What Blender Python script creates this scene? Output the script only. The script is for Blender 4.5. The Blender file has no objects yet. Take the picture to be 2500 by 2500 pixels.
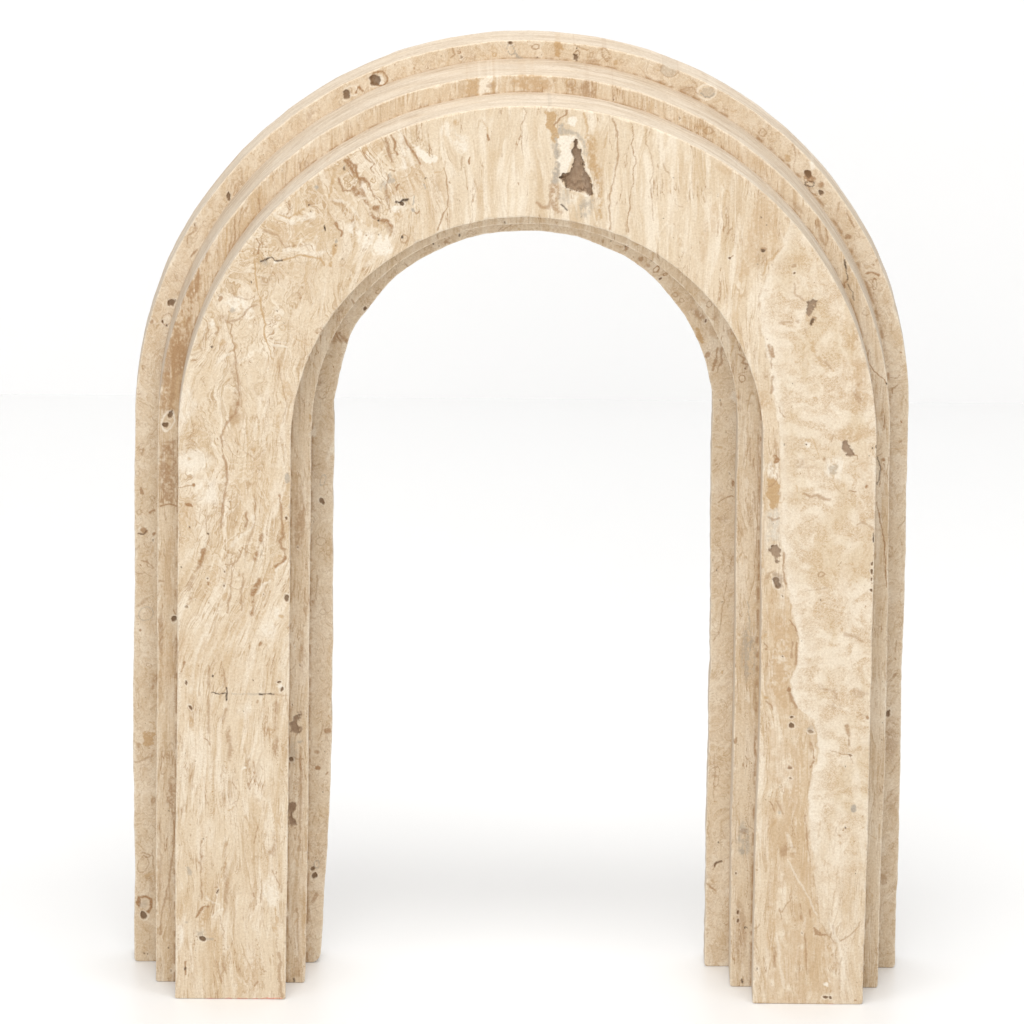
import bpy, math
import numpy as np
from mathutils import Matrix, Vector

# ------------------------------------------------------------------ camera
S = 0.15                                  # metres per arch unit (outer radius of the front slab)
CAMP = np.array([-0.62936586, -38.21767874, 13.17378538])
RGT = np.array([0.99983298, -0.01232569, 0.01349406])
UPV = np.array([-0.00928475, 0.2934016, 0.95594419])
FWD = np.array([0.01574185, 0.95590982, -0.29323815])
FPX, SX, SY = 34038.148, 34.27, 27.67     # focal length in photo pixels (2500 wide), principal point offset
scene = bpy.context.scene
cam_d = bpy.data.cameras.new("camera")
cam = bpy.data.objects.new("camera", cam_d)
scene.collection.objects.link(cam)
scene.camera = cam
cam.matrix_world = Matrix(((RGT[0], UPV[0], -FWD[0], CAMP[0]*S), (RGT[1], UPV[1], -FWD[1], CAMP[1]*S),
                           (RGT[2], UPV[2], -FWD[2], CAMP[2]*S), (0, 0, 0, 1)))
cam_d.sensor_width = 36
cam_d.lens = FPX/2500*36
cam_d.shift_x = -SX/2500
cam_d.shift_y = SY/2500
cam_d.clip_start = 0.05
cam_d.clip_end = 200

# ------------------------------------------------------------------ studio light
world = bpy.data.worlds.new("World")
scene.world = world
world.use_nodes = True
world.node_tree.nodes["Background"].inputs[0].default_value = (0.995, 0.997, 1.0, 1)
world.node_tree.nodes["Background"].inputs[1].default_value = 0.625

def area(name, loc, target, sx, sy, power, col=(1, 1, 1)):
    d = bpy.data.lights.new(name, 'AREA'); d.shape = 'RECTANGLE'; d.size = sx; d.size_y = sy
    d.energy = power; d.color = col
    o = bpy.data.objects.new(name, d); scene.collection.objects.link(o)
    o.location = loc
    o.rotation_euler = (Vector(target)-Vector(loc)).to_track_quat('-Z', 'Y').to_euler()
    return o
area("overhead_softbox", (0.0, -0.49, 1.78), (0, 0.05, 0), 1.45, 0.5, 16.3, (1, 0.99, 0.975))
area("front_softbox", (-0.35, -2.6, 1.15), (0, 0, 0.2), 1.8, 1.2, 26.0, (1, 0.995, 0.985))
area("backdrop_light", (0.0, 0.75, 1.9), (0, 1.6, 0.0), 2.6, 0.3, 3.2)

scene.view_settings.view_transform = 'Standard'
scene.view_settings.look = 'None'
scene.view_settings.exposure = 0.0
scene.view_settings.gamma = 1.0
scene.view_settings.use_curve_mapping = False
scene.render.engine = 'CYCLES'
scene.cycles.max_bounces = 8

# ------------------------------------------------------------------ charts between a slab's face plane and the stone's own pattern coordinates
def chart(X, Y, Z):
    qx, qy, qz = X-CAMP[0], Y-CAMP[1], Z-CAMP[2]
    w = qx*FWD[0]+qy*FWD[1]+qz*FWD[2]
    a = (qx*RGT[0]+qy*RGT[1]+qz*RGT[2])/w
    b = (qx*UPV[0]+qy*UPV[1]+qz*UPV[2])/w
    return 1250+SX+FPX*a, 1250+SY-FPX*b

# ------------------------------------------------------------------ numpy noise
def _hash(ix, iy, seed):
    h = (ix.astype(np.int64)*374761393+iy.astype(np.int64)*668265263+seed*974711) & 0xFFFFFFFF
    h = ((h ^ (h >> 13))*1274126177) & 0xFFFFFFFF
    h = (h ^ (h >> 16)) & 0xFFFFFFFF
    return (h/4294967295.0).astype(np.float32)*2-1
def vnoise(x, y, seed):
    ix, iy = np.floor(x), np.floor(y)
    fx, fy = (x-ix).astype(np.float32), (y-iy).astype(np.float32)
    ix, iy = ix.astype(np.int64), iy.astype(np.int64)
    fx = fx*fx*fx*(fx*(fx*6-15)+10); fy = fy*fy*fy*(fy*(fy*6-15)+10)
    a, b = _hash(ix, iy, seed), _hash(ix+1, iy, seed)
    c, d = _hash(ix, iy+1, seed), _hash(ix+1, iy+1, seed)
    return (a*(1-fx)+b*fx)*(1-fy)+(c*(1-fx)+d*fx)*fy
def fbm(x, y, seed, oct=3):
    o = 0; a = 1.0; t = 0
    for i in range(oct):
        o = o+a*vnoise(x*(2.03**i), y*(2.03**i), seed+i*17); t += a; a *= .5
    return o/t
def sst(a, b, x):
    t = np.clip((x-a)/(b-a), 0, 1); return t*t*(3-2*t)

# ------------------------------------------------------------------ outline measurements (units of the outer radius)
PAR = dict(FO=1.0, FI=0.67498, MO=1.05222, MI=0.61482, BO=1.11354, BI=0.5478, H=1.68976)
Y1, Y2, Y3 = 0.14948, 0.14948+0.18137, 0.14948+0.18137+0.11137
OFF = {
 'FO': [-0.0029,-0.0026,-0.0013,-0.0006,-0.0023,-0.0031,-0.0031,-0.0022,-0.0014,-0.0017,-0.0007,0.0007,0.0012,0.0012,0.0007,0.0009,0.0015,0.001,0.0006,-0.0002,0,0.0008,0.0006,-0.0001,-0.0001,-0.0001,-0.0001,-0.0001,-0.002,-0.0041,-0.0045],
 'FI': [0.0023,0.0021,0.0011,0,-0.0002,-0.0003,-0.0003,-0.0002,0.0009,0.002,0.0015,-0.0002,-0.001,-0.0007,-0.0005,-0.0025,-0.0043,-0.0029,-0.0011,0,0.0006,0.0005,0.0009,0.0052,0.0069,0.0069,0.0049,0.0009,0.0008,0.0016,0.0018],
 'MO': [-0.0013,-0.0011,-0.0006,-0.0001,-0.0001,-0.0001,-0.0001,0.0001,0.0012,0.0017,0.0012,0.0009,0.0012,0.0016,0.0016,0.0011,-0.0002,-0.0013,-0.0015,-0.0018,-0.0013,-0.0005,0,0.0025,0.0042,0.0043,0.0036,0.001,-0.0009,-0.002,-0.0022],
 'MI': [0.0008,0.0002,-0.0019,-0.0032,-0.0023,-0.0015,-0.0013,-0.0008,-0.0015,-0.0022,-0.0022,-0.0021,-0.002,-0.0021,-0.0019,-0.0016,-0.0001,0.0019,0.0023,0.001,-0.0015,-0.0027,-0.0016,0.0008,0.0015,0.0016,0.0013,0.0005,0.0017,0.0035,0.0039],
 'BO': [0.0004,0.0003,0.0003,0.0038,0.007,0.0075,0.0064,0.0031,0.006,0.008,0.0059,-0.0016,-0.0046,-0.0037,-0.0005,0.0004,0.0009,0.0026,0.0034,0.0029,-0.0018,-0.0032,-0.0024,-0.0019,-0.004,-0.0045,-0.0041,-0.0021,-0.0029,-0.0055,-0.0059],
 'BI': [0.0235,0.0154,0.0067,-0.0004,-0.0029,-0.0032,-0.0029,-0.0015,-0.0011,-0.0017,-0.0017,-0.0009,0.0002,0.0004,-0.0003,0.0004,0.0015,0.0006,-0.001,-0.0016,-0.0028,-0.0034,-0.0024,0.001,0.0034,0.0038,0.0035,0.0018,0.0018,0.0039,0.0043]}
U = 851.0                                  # pattern pixels per unit

# ------------------------------------------------------------------ the stone's individual marks: crop origin and scale, then x,y lists
CROPS = {'A1': (400,300,4.83), 'A2': (1750,300,4.83), 'A3': (1100,50,4.83), 'A4': (300,600,4.83), 'A5': (1850,600,4.83),
 'A6': (750,550,4.83), 'A7': (1450,550,4.83), 'B1': (440,1200,6.44), 'B2': (420,1500,4.83), 'B3': (420,2050,4.83),
 'B4': (1820,1050,4.83), 'B5': (1820,1500,4.83), 'B6': (1500,280,4.83), 'B7': (800,250,4.83), 'L5': (300,800,2.147),
 'L6': (1700,800,2.147), 'BL': (250,1700,2.415), 'BR': (1650,1700,2.415), 'CV': (1250,250,4.83), 'T3': (300,50,1.932), 'T4': (1200,50,1.84)}
# slab crop kind mark strength width : points      kind l line, e ellipse (cx,cy rx,ry,angle), r ring, p polygon
# mark b brown, o ochre, w white, g grey, d dark, h hole (depth = strength), t tan
MARKS = """
F CV p o .85 4 : 410,80 500,100 490,230 520,380 490,470 440,400 405,260
F CV l g .75 9 : 590,270 530,400 520,560 535,700 515,850 510,930
F CV l g .6 6 : 560,270 640,345 750,365 840,450 870,600
F CV p w 1.0 3 : 550,430 600,380 700,390 745,420 705,520 700,600 735,650 700,740 650,840 560,860 545,740 570,600
F CV p h 17 4 : 740,430 780,480 800,600 800,640 850,760 930,940 930,1040 900,1085 820,1040 700,1010 610,960 570,880 640,850 690,760 740,660 700,560
F CV p H .8 2 : 740,430 780,480 800,600 800,640 850,760 930,940 930,1040 900,1085 820,1040 700,1010 610,960 570,880 640,850 690,760 740,660 700,560
F CV l w 1 2 : 740,400 812,500 825,640 880,760 955,940 955,1060 900,1105 800,1060 680,1035 590,980 555,900
F CV l d .9 3 : 575,880 610,900 660,870
F CV p o .75 6 : 860,370 980,420 1010,600 1000,700 1060,800 1070,1000 1060,1380 1010,1380 1030,1100 990,940 900,760 880,500
F CV e w 1 3 : 720,220 55,70,0
F CV l b .7 2.5 : 490,270 560,190 640,150 655,90
F CV e g .55 14 : 860,1240 100,130,20
F CV e g .35 14 : 620,1100 70,110,0
F CV e w .5 8 : 730,1150 70,60,0
F CV l d .7 2 : 580,1200 620,1240 650,1270
F CV l b .5 4 : 290,1190 360,1240 430,1230 460,1130 450,1050
F CV p b .55 6 : 450,900 540,950 570,1080 540,1200 590,1300 510,1330 430,1260 470,1150 440,1050
F CV l b .55 2.2 : 1180,190 1220,280 1250,430 1250,640 1210,880 1160,1060 1150,1250 1160,1430 1150,1500
F CV l b .75 1.2 : 1410,250 1440,380 1415,500 1450,640 1460,720 1420,780 1440,940 1400,1060 1390,1250 1360,1350 1365,1530
F CV l b .45 1 : 1590,320 1570,440 1640,640 1670,800 1630,940 1650,1100 1670,1390
F CV l b .5 2 : 140,60 175,120 150,180 120,250
F CV l o .6 4 : 850,130 890,300 880,380
F CV l o .5 2 : 1130,350 1100,440 1085,540
F CV l d .8 1.2 : 270,0 310,15 370,35 460,50
F B6 p t .5 10 : 1650,880 1900,1000 1960,1100 1930,1300 1900,1500 1700,1700 1600,1900 1450,1932 1500,1600 1600,1300
F B6 e t .4 14 : 1180,1230 60,220,0
F B6 e t .35 14 : 1060,1500 50,260,5
F B6 e o .35 10 : 640,800 30,120,0
F B6 e t .3 10 : 940,760 25,150,0
F B6 e t .4 10 : 1300,650 130,60,30
F B6 l o .6 1.6 : 1932,1600 1850,1680 1790,1750 1760,1900
F B6 e h 3 1 : 1355,1695 12,12,0
F B6 l b .7 1 : 1355,1695 1400,1660
F B6 e d .8 1.2 : 1730,1210 11,11,0
F B6 e d .8 1.2 : 1790,1300 10,10,0
F B6 e d .6 1.2 : 1750,1600 25,18,30
F B6 e d .8 1 : 700,742 9,9,0
F B6 e d .6 1 : 1690,1760 12,6,0
F B6 l b .4 1 : 1350,1230 1330,1310
F B6 l b .5 2 : 1375,1340 1340,1400
F B7 l b .6 2 : 750,390 800,480 790,560 820,620
F B7 l b .5 3 : 680,420 720,560 760,700
F B7 e t .6 8 : 590,520 70,80,30
F B7 l w .9 6 : 850,330 880,480 900,640 900,780
F B7 l w .6 4 : 940,520 970,640 1000,730
F B7 p w 1 3 : 980,490 1090,500 1120,600 1180,640 1280,640 1290,700 1200,720 1120,660 1040,640 1010,560
F B7 e w .7 8 : 1590,520 80,90,0
F B7 p w .6 10 : 1400,220 1480,300 1640,430 1660,560 1560,560 1380,420 1280,350
F B7 e o .6 6 : 1500,230 60,40,40
F B7 l b .6 1.6 : 900,390 950,500 1010,590 1040,640 1090,720
F B7 l b .55 1.6 : 420,560 440,640 500,690 550,720 510,770 550,830
F B7 e o .6 4 : 440,560 30,40,0
F B7 l b .8 3.2 : 210,690 260,760 310,830 350,840
F B7 l b .6 3 : 240,680 330,760 345,850 360,900 430,900 480,960 520,1040
F B7 l b .6 6 : 300,1000 340,1060 420,1110 470,1180 500,1240 600,1240
F B7 l b .5 4 : 290,960 360,920 390,1000 440,1100
F B7 l b .5 1.8 : 520,1040 540,1100 590,1135
F B7 l b .55 2.2 : 130,890 150,960 180,1040 280,1050
F B7 l w .8 6 : 400,960 450,1060 520,1180
F B7 l w .6 5 : 60,1150 240,1180 330,1300 400,1400
F B7 p o .45 8 : 0,760 180,740 260,680 230,860 130,850 60,940 0,880
F B7 e d .6 3 : 190,780 15,25,0
F B7 l o .5 3 : 60,900 40,1020 20,1130
F B7 p g .5 4 : 720,860 780,900 770,960 700,980
F B7 l b .8 1.2 : 725,855 710,930 690,985
F B7 e g .4 8 : 660,980 50,60,0
F B7 l b .7 1.5 : 730,790 790,805
F B7 l b .6 1.5 : 845,960 810,1000 820,1030
F B7 p t .5 12 : 800,830 1050,760 1090,880 1080,1060 900,1080 760,1100 620,1060 700,980
F B7 l d 1 2.5 : 795,1170 860,1180 880,1150 940,1140
F B7 e h 9 1.5 : 878,1192 28,24,0
F B7 e w .9 3 : 800,1255 35,35,0
F B7 e d .8 1.5 : 1150,903 18,9,-40
F B7 l g .9 1.6 : 1015,1110 1000,1200
F B7 e g .9 2 : 1005,1270 14,14,0
F B7 l b .6 1.2 : 1000,1270 1040,1310 1080,1280
F B7 l g .7 1.6 : 1135,970 1150,1020
F B7 l b .6 4 : 500,1310 560,1370 640,1390 720,1400 760,1490
F B7 e o .55 10 : 600,1440 130,50,10
F B7 e b .45 8 : 730,1500 40,90,-15
F B7 e o .6 6 : 830,1340 35,60,20
F B7 l b .4 3 : 690,980 700,1130 740,1300
F B7 e d .9 1.2 : 595,1395 12,12,0
F B7 r b .5 2 : 905,1610 45,45,0
F B7 e d .7 2 : 880,1590 13,13,0
F B7 p w .75 10 : 240,1440 330,1430 520,1560 700,1560 780,1720 700,1820 560,1800 400,1690 260,1550
F B7 l b .7 3 : 100,1430 130,1490 170,1520 150,1580
F B7 e g .9 2.5 : 100,1650 22,30,0
F B7 e d .7 2 : 95,1690 14,12,0
F B7 l o .65 5 : 85,1700 60,1800 30,1932
F B7 e d .6 1.2 : 175,1845 9,9,0
F B7 l b .5 1.4 : 1370,770 1400,900 1420,1100 1410,1230 1340,1380 1300,1500
F B7 e t .35 20 : 1310,1050 90,260,0
F B7 l w .5 5 : 1430,880 1460,1060 1470,1250
F B7 e b .75 2 : 1668,680 13,45,5
F B7 e b .8 1.6 : 1888,410 12,35,-15
F B7 l b .3 1.5 : 1590,640 1570,800
F B7 l o .4 2 : 1820,200 1880,300 1890,400
F B7 e t .4 16 : 1800,1080 40,140,10
F A1 l b .35 2.2 : 1180,1270 1350,1340 1430,1470 1550,1450
F A1 p t .5 14 : 1220,1200 1350,1150 1550,1210 1560,1400 1420,1450 1280,1300
F A1 l o .5 2 : 1360,1080 1480,1120 1600,1040 1660,1010
F A1 l w .8 8 : 1330,1060 1450,1160 1600,1150 1750,1080
F A1 e g .9 3 : 1815,760 25,20,0
F A1 e d .8 1.5 : 1705,962 14,10,20
F A1 e d .8 1.5 : 1735,1045 10,10,0
F A1 e d .9 1.5 : 1898,1245 10,38,-10
F A1 l b .3 1.2 : 1700,960 1800,1000 1830,1080
F A1 l b .55 2 : 1095,1360 1130,1430 1110,1540
F A1 l b .3 1.5 : 1070,1350 1065,1560
F A1 e o .5 6 : 1070,1590 90,50,0
F A1 l d .8 2.4 : 1150,1620 1200,1615 1270,1580 1310,1620 1400,1625
F A1 e g .7 5 : 1190,1650 40,30,0
F A1 e w 1 2 : 1330,1640 18,12,0
F A1 l o .8 2 : 1400,1625 1480,1590 1610,1550 1720,1580 1850,1600 1900,1680
F A1 l w .7 7 : 1420,1500 1600,1500 1780,1550 1932,1500
F A1 e d .6 1.5 : 1465,1765 12,9,30
F A1 e t .3 30 : 1500,1750 300,130,0
F A4 l o .75 2.4 : 1555,140 1560,340 1590,520 1630,680 1645,800 1680,920 1660,1000 1680,1100 1730,1230 1760,1330
F A4 l o .4 1.5 : 1610,20 1600,200 1580,330
F A4 e b .4 8 : 1690,430 60,60,0
F A4 l b .5 3 : 1580,690 1500,730 1410,830 1330,880 1240,900 1200,870
F A4 e b .4 8 : 1180,860 90,40,10
F A4 l b .55 1.6 : 1210,900 1290,930 1275,1040 1310,1170 1330,1300
F A4 e w .9 8 : 1330,680 120,90,0
F A4 e w .8 6 : 1060,920 55,70,0
F A4 e w .7 6 : 1500,800 70,60,0
F A4 e b .6 4 : 1140,630 18,45,20
F A4 e g .5 3 : 1285,750 26,30,0
F A4 l b .4 2 : 1280,470 1320,600 1460,640 1560,600
F A4 l b .35 2 : 970,1020 940,1110 900,1160 930,1240
F A4 e o .5 4 : 1170,1150 30,36,0
F A4 e d .9 1.2 : 1043,1192 12,12,0
F A4 e o .5 5 : 1030,880 24,30,0
F A4 l b .5 2 : 1100,1040 1130,1000 1120,960
F A4 r o .5 1.6 : 1880,960 35,30,0
F A4 r o .5 1.6 : 1830,850 40,40,0
F A4 l w .8 3 : 1700,1130 1800,1180 1932,1190
F A4 l w .5 2 : 1700,1090 1800,1140 1932,1140
F A4 l b .4 5 : 1330,1370 1290,1450 1320,1600 1370,1780 1350,1932
F A4 l b .35 2 : 1360,1500 1390,1700 1400,1900
F A4 l w .6 5 : 1330,1370 1440,1320 1560,1230 1700,1200
F A4 e t .4 25 : 1800,1400 180,70,0
F A4 l b .4 2 : 930,1580 970,1650
F A4 l w .6 4 : 1090,1400 1180,1300 1300,1260
F L5 l b .55 3 : 590,150 600,260 610,370 590,450 540,500 515,580 520,650 545,720 545,800 530,900 520,980
F L5 e b .3 6 : 595,400 20,70,0
F L5 l b .4 1.4 : 815,180 835,300 860,400 835,500
F L5 e o .45 6 : 860,330 30,50,0
F L5 e o .4 5 : 815,500 15,70,5
F L5 e w .6 22 : 370,700 90,60,0
F L5 e w .6 22 : 440,860 60,70,0
F L5 e w .5 22 : 330,400 50,90,0
F L5 l b .6 1.4 : 290,840 340,830 370,820
F L5 e b .8 2 : 372,822 9,9,0
F L5 e b .8 2 : 345,930 18,7,20
F L5 e t .5 12 : 345,960 45,60,0
F L5 e t .3 10 : 560,560 50,30,0
F L5 l b .3 1.2 : 640,560 630,640 690,690 740,640
F L5 e o .6 3 : 685,640 12,12,0
F L5 l b .5 1.6 : 820,930 835,1060 830,1140 855,1190
F L5 e h 3 1.5 : 858,995 6,10,0
F L5 e h 4 2 : 858,1417 12,17,0
F L5 e g .6 3 : 862,785 10,24,0
F L5 e d .8 1 : 560,910 3,3,0
F B1 l b .4 2 : 640,560 660,300 680,120 720,20
F B1 e o .5 8 : 720,60 40,40,0
F B1 l b .35 2.2 : 1160,500 1130,620 1080,790
F B1 l w .6 4 : 1150,380 1140,540 1040,640 900,720 810,860
F B1 l b .35 1.5 : 1170,440 1185,200 1170,30
F B1 l b .55 5 : 1265,690 1250,820 1200,960 1180,1080
F B1 e o .5 5 : 1170,1010 30,50,20
F B1 l g .5 1.6 : 1290,930 1260,1040
F B1 p o .5 5 : 1520,980 1640,1040 1560,1130 1490,1280 1470,1400 1330,1430 1290,1400 1370,1240 1430,1120
F B1 l b .6 3 : 1660,1040 1600,1100 1500,1180
F B1 l b .6 4 : 1240,1400 1180,1520 1140,1600 1140,1760 1130,1932
F B1 l w .7 3 : 1660,1100 1540,1200 1480,1360 1290,1480 1220,1600
F B1 l b .4 1.6 : 870,1090 810,1190 800,1400 790,1600 760,1760 740,1900
F B1 l b .35 2 : 990,1290 980,1480 960,1620 960,1860
F B1 l b .55 5 : 370,930 340,1040 300,1140 240,1250
F B1 e o .6 5 : 320,1100 36,44,20
F B1 l b .35 6 : 170,1380 170,1680 120,1760
F B1 e h 3 1 : 430,1368 13,18,0
F B1 e b .8 2 : 433,1440 11,26,0
F B1 e h 3 1 : 688,1485 12,22,0
F B1 e h 2 1 : 100,1808 20,20,0
F B1 e b .9 2.5 : 130,212 42,25,0
F B1 e d .8 1 : 438,656 10,10,0
F B1 e d .7 1 : 772,152 10,10,0
F B1 e d .7 1 : 20,1192 10,12,0
F B1 l b .5 2 : 1560,50 1580,200 1600,500 1620,700 1560,780 1600,880 1640,910
F B1 e o .5 5 : 1610,560 36,110,0
F B1 l b .5 3 : 1030,330 1050,440 1025,540
F B1 e b .35 5 : 740,960 30,70,15
F B2 l d .95 1.1 : 460,930 640,935
F B2 l d .9 1.8 : 645,860 640,940 638,1010
F B2 l d .75 1.4 : 1030,940 1200,945
F B2 l g .3 2 : 700,940 1030,940
F B2 l b .35 1.2 : 1200,945 1370,955
F B2 e h 4 1 : 1258,805 24,10,0
F B2 e h 4 1 : 1295,890 14,24,20
F B2 e w 1 2 : 1270,850 22,20,0
F B2 e h 3 1 : 162,815 10,28,-15
F B2 e h 3 1 : 215,1095 16,34,-30
F B2 e d .8 1.5 : 478,730 9,18,0
F B2 l b .7 2 : 155,560 140,620 110,670
F B2 e b .7 2.5 : 1035,350 12,26,25
F B2 e b .5 2 : 1012,1020 8,20,15
F B2 e o .6 3 : 1285,20 40,24,0
F B2 l b .4 4 : 600,620 610,700 640,860
F B2 l b .45 6 : 670,1330 660,1480 690,1600 670,1720
F B2 l b .4 7 : 1225,1060 1220,1250 1190,1400
F B2 e o .45 7 : 1180,1400 40,60,0
F B2 e b .45 7 : 1230,1560 36,110,0
F B2 l b .4 3 : 440,600 430,900 430,1300 430,1380
F B2 e o .5 6 : 235,1280 30,80,0
F B2 l b .4 4 : 640,1120 600,1280
F B2 e t .35 20 : 150,400 60,200,15
F B2 e o .25 20 : 350,500 60,260,15
F B2 e w .55 14 : 850,1120 60,90,30
F B2 e w .6 14 : 1150,200 90,100,30
F B2 e w 1 1.5 : 838,1812 30,12,-30
F B2 l w .4 6 : 420,120 300,420 250,700 230,900
F B3 e h 9 1.5 : 365,1168 33,22,10
F B3 e h 4 1 : 540,610 10,34,10
F B3 l b .6 2 : 490,560 530,560
F B3 l b .85 4 : 280,915 320,850 370,790 420,785
F B3 e o .55 8 : 390,900 50,130,20
F B3 l w .6 2.5 : 470,910 520,860 600,810
F B3 l w .45 2 : 560,760 480,740 400,670
F B3 e w .6 10 : 110,1120 30,110,0
F B3 e g .45 8 : 340,1110 50,40,0
F B3 l g .5 2 : 310,1130 340,1090 400,1170 480,1170
F B3 e g .5 4 : 180,970 22,30,0
F B3 l b .7 2 : 160,1440 160,1590
F B3 e d .7 2 : 160,1520 12,20,0
F B3 l b .4 3 : 600,1460 610,1540 570,1600 590,1700
F B3 e t .5 22 : 960,1550 70,260,0
F B3 l b .6 2.5 : 1010,1680 980,1730
F B3 e b .6 2 : 992,1170 9,22,0
F B3 l b .5 1.6 : 1060,480 1050,640 1050,740
F B3 p w .55 8 : 1150,410 1210,460 1250,600 1240,780 1120,790 1060,680 1070,520
F B3 l b .45 2 : 1180,360 1240,480 1270,560
F B3 l b .35 5 : 1210,20 1210,130 1140,170
F B3 l o .55 5 : 1220,790 1230,900 1210,1040 1240,1120
F B3 l b .45 1.6 : 1230,1170 1230,1260
F B3 l b .45 4 : 1260,1340 1280,1440 1260,1560 1280,1700 1290,1840
F B3 e g .5 3 : 200,370 24,45,-20
F B3 l b .5 2 : 340,20 345,250 340,440 350,700
F B3 l b .35 5 : 640,30 620,200 630,500 640,740
F B3 e b .35 10 : 480,280 30,80,0
F B3 l r .9 .7 : 400,1872 600,1878 900,1876 1290,1870
F B5 p h 2.5 3 : 1500,0 1502,0 1502,2
F B4 p h 5 3 : 1150,130 1200,120 1210,170 1260,240 1290,300 1230,310 1160,270 1135,180
F B4 p G .8 3 : 1150,130 1200,120 1210,170 1260,240 1290,300 1230,310 1160,270 1135,180
F B4 l b .6 1.3 : 1270,290 1320,310 1310,350
F B4 e h 3 1 : 720,178 12,14,0
F B4 e w .8 4 : 735,185 34,34,0
F B4 e w .7 22 : 1060,450 130,150,0
F B4 e g .4 4 : 1030,460 40,45,20
F B4 p b .75 3 : 350,290 385,300 390,385 345,390
F B4 l b .35 6 : 350,60 355,180 365,270
F B4 p o 1 2.5 : 235,540 280,580 340,580 390,640 380,720 410,770 390,840 350,900 310,920 285,890 270,830 245,760 265,710 240,620
F B4 p o .6 2.5 : 235,540 280,580 340,580 390,640 380,720 410,770 390,840 350,900 310,920 285,890 270,830 245,760 265,710 240,620
F B4 p w .75 10 : 240,380 400,400 410,560 300,560 240,520
F B4 p g .3 8 : 250,950 400,940 400,1320 260,1320
F B4 p w .6 14 : 260,960 390,960 390,1280 270,1280
F B4 l b .5 3 : 280,1030 320,1060 390,1040
F B4 p h 5 3 : 300,1380 380,1340 400,1420 410,1500 370,1560 340,1500 250,1425
F B4 p G .7 2.5 : 300,1380 380,1340 400,1420 410,1500 370,1560 340,1500 250,1425
F B4 e h 5 1 : 325,1372 22,18,0
F B4 e h 9 2 : 360,1780 28,34,0
F B4 e h 9 2 : 380,1840 32,36,0
F B4 p G .5 5 : 330,1670 380,1690 440,1740 440,1870 380,1900 340,1820
F B4 l b .4 3 : 250,1740 260,1690 320,1670
F B4 l b .6 3 : 450,1450 450,1660 460,1780 480,1810
F B4 l b .3 2 : 700,1900 850,1880 960,1860
F B4 e b 1 2 : 1418,672 24,22,0
F B4 l b .8 2 : 1220,712 1270,725 1310,725
F B4 e d .7 1.2 : 1545,200 10,16,0
F B4 e d .7 1.2 : 1500,210 9,9,0
F B4 e d .5 1.2 : 1468,300 8,8,0
F B4 l b .45 3 : 700,745 780,790 850,770 920,805 1000,820
F B4 e b .5 3 : 935,345 18,14,30
F B4 e b .35 10 : 760,440 90,24,-5
F B4 e o .3 16 : 830,330 80,24,0
F B4 e b .35 8 : 640,400 60,45,-30
F B4 l b .35 3 : 1320,1110 1390,1090 1500,1150
F B4 r b .5 2.4 : 895,1700 35,24,-20
F B4 l d .85 1.4 : 1510,1215 1510,1320
F B4 e h 3 1 : 1508,1290 9,24,0
F B4 e h 3 1 : 1500,1580 12,20,15
F B4 e h 4 1 : 1495,1665 16,26,0
F B4 e h 3 1 : 1490,1765 10,18,0
F B4 e h 3 1 : 1492,1808 10,12,0
F B4 e h 4 1 : 1486,1892 15,16,0
F B4 e b .6 1 : 1505,1485 5,8,0
F B4 e t .5 40 : 1250,50 240,60,0
F B4 e t .45 40 : 1440,500 80,260,0
F B4 e t .45 40 : 1440,1000 80,160,0
F A5 p h 5 4 : 580,680 640,620 700,650 680,720 650,800 590,810 570,740
F A5 p G .75 3 : 580,680 640,620 700,650 680,720 650,800 590,810 570,740
F A5 p h 6 2 : 600,880 640,850 685,860 650,930 625,960 600,920
F A5 l b .6 1.4 : 640,850 685,850 680,880
F A5 e h 3 1 : 430,320 12,14,0
F A5 e b .5 2.5 : 430,240 24,20,0
F A5 e o .4 8 : 440,150 30,40,0
F A5 l b .4 3 : 430,450 440,580 540,640
F A5 e b .45 5 : 475,890 26,26,0
F A5 l b .35 4 : 250,910 380,900
F A5 l b .4 2 : 570,980 570,1030
F A5 e t .4 20 : 820,470 80,50,0
F A5 e t .35 20 : 920,620 70,130,20
F A5 e o .5 16 : 1120,1100 80,170,0
F A5 l o .55 5 : 630,1150 650,1230 700,1290 740,1330
F A5 e b .6 4 : 175,1245 20,60,0
F A5 l b .5 4 : 130,1170 160,1330 160,1440
F A5 e b .5 6 : 90,1530 30,45,0
F A5 l b .5 4 : 175,1560 160,1740
F A5 l b .35 4 : 810,1370 850,1440
F A5 l b .4 3 : 1240,1600 1180,1640
F A5 e t .5 30 : 1150,1500 140,230,0
F A5 e t .4 30 : 1150,1800 180,140,0
F A5 l o .5 2 : 300,0 230,90 100,220 60,330
F A5 e t .55 30 : 60,60 120,120,0
F A5 e b .6 3 : 60,40 30,24,0
F A5 p t .5 8 : 0,1680 80,1720 170,1850 180,1932 0,1932
F B5 p t .75 8 : 330,0 520,30 590,170 560,330 550,560 560,620 520,760 500,900 540,1000 530,1120 460,1180 400,1120 340,1000 260,860 320,700 290,560 340,380 330,200
F B5 l b .6 2.2 : 520,60 570,130 600,200
F B5 l b .55 3 : 600,340 605,460 590,590
F B5 l b .5 2.5 : 555,330 545,500
F B5 e b .7 3 : 510,890 20,24,0
F B5 l b .55 4 : 530,940 550,1020 610,1100
F B5 e h 4 1.5 : 548,1208 22,12,0
F B5 e h 5 2 : 545,1305 36,26,0
F B5 e g .5 5 : 775,1340 40,36,0
F B5 e h 2 1.5 : 775,1385 28,16,0
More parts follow.
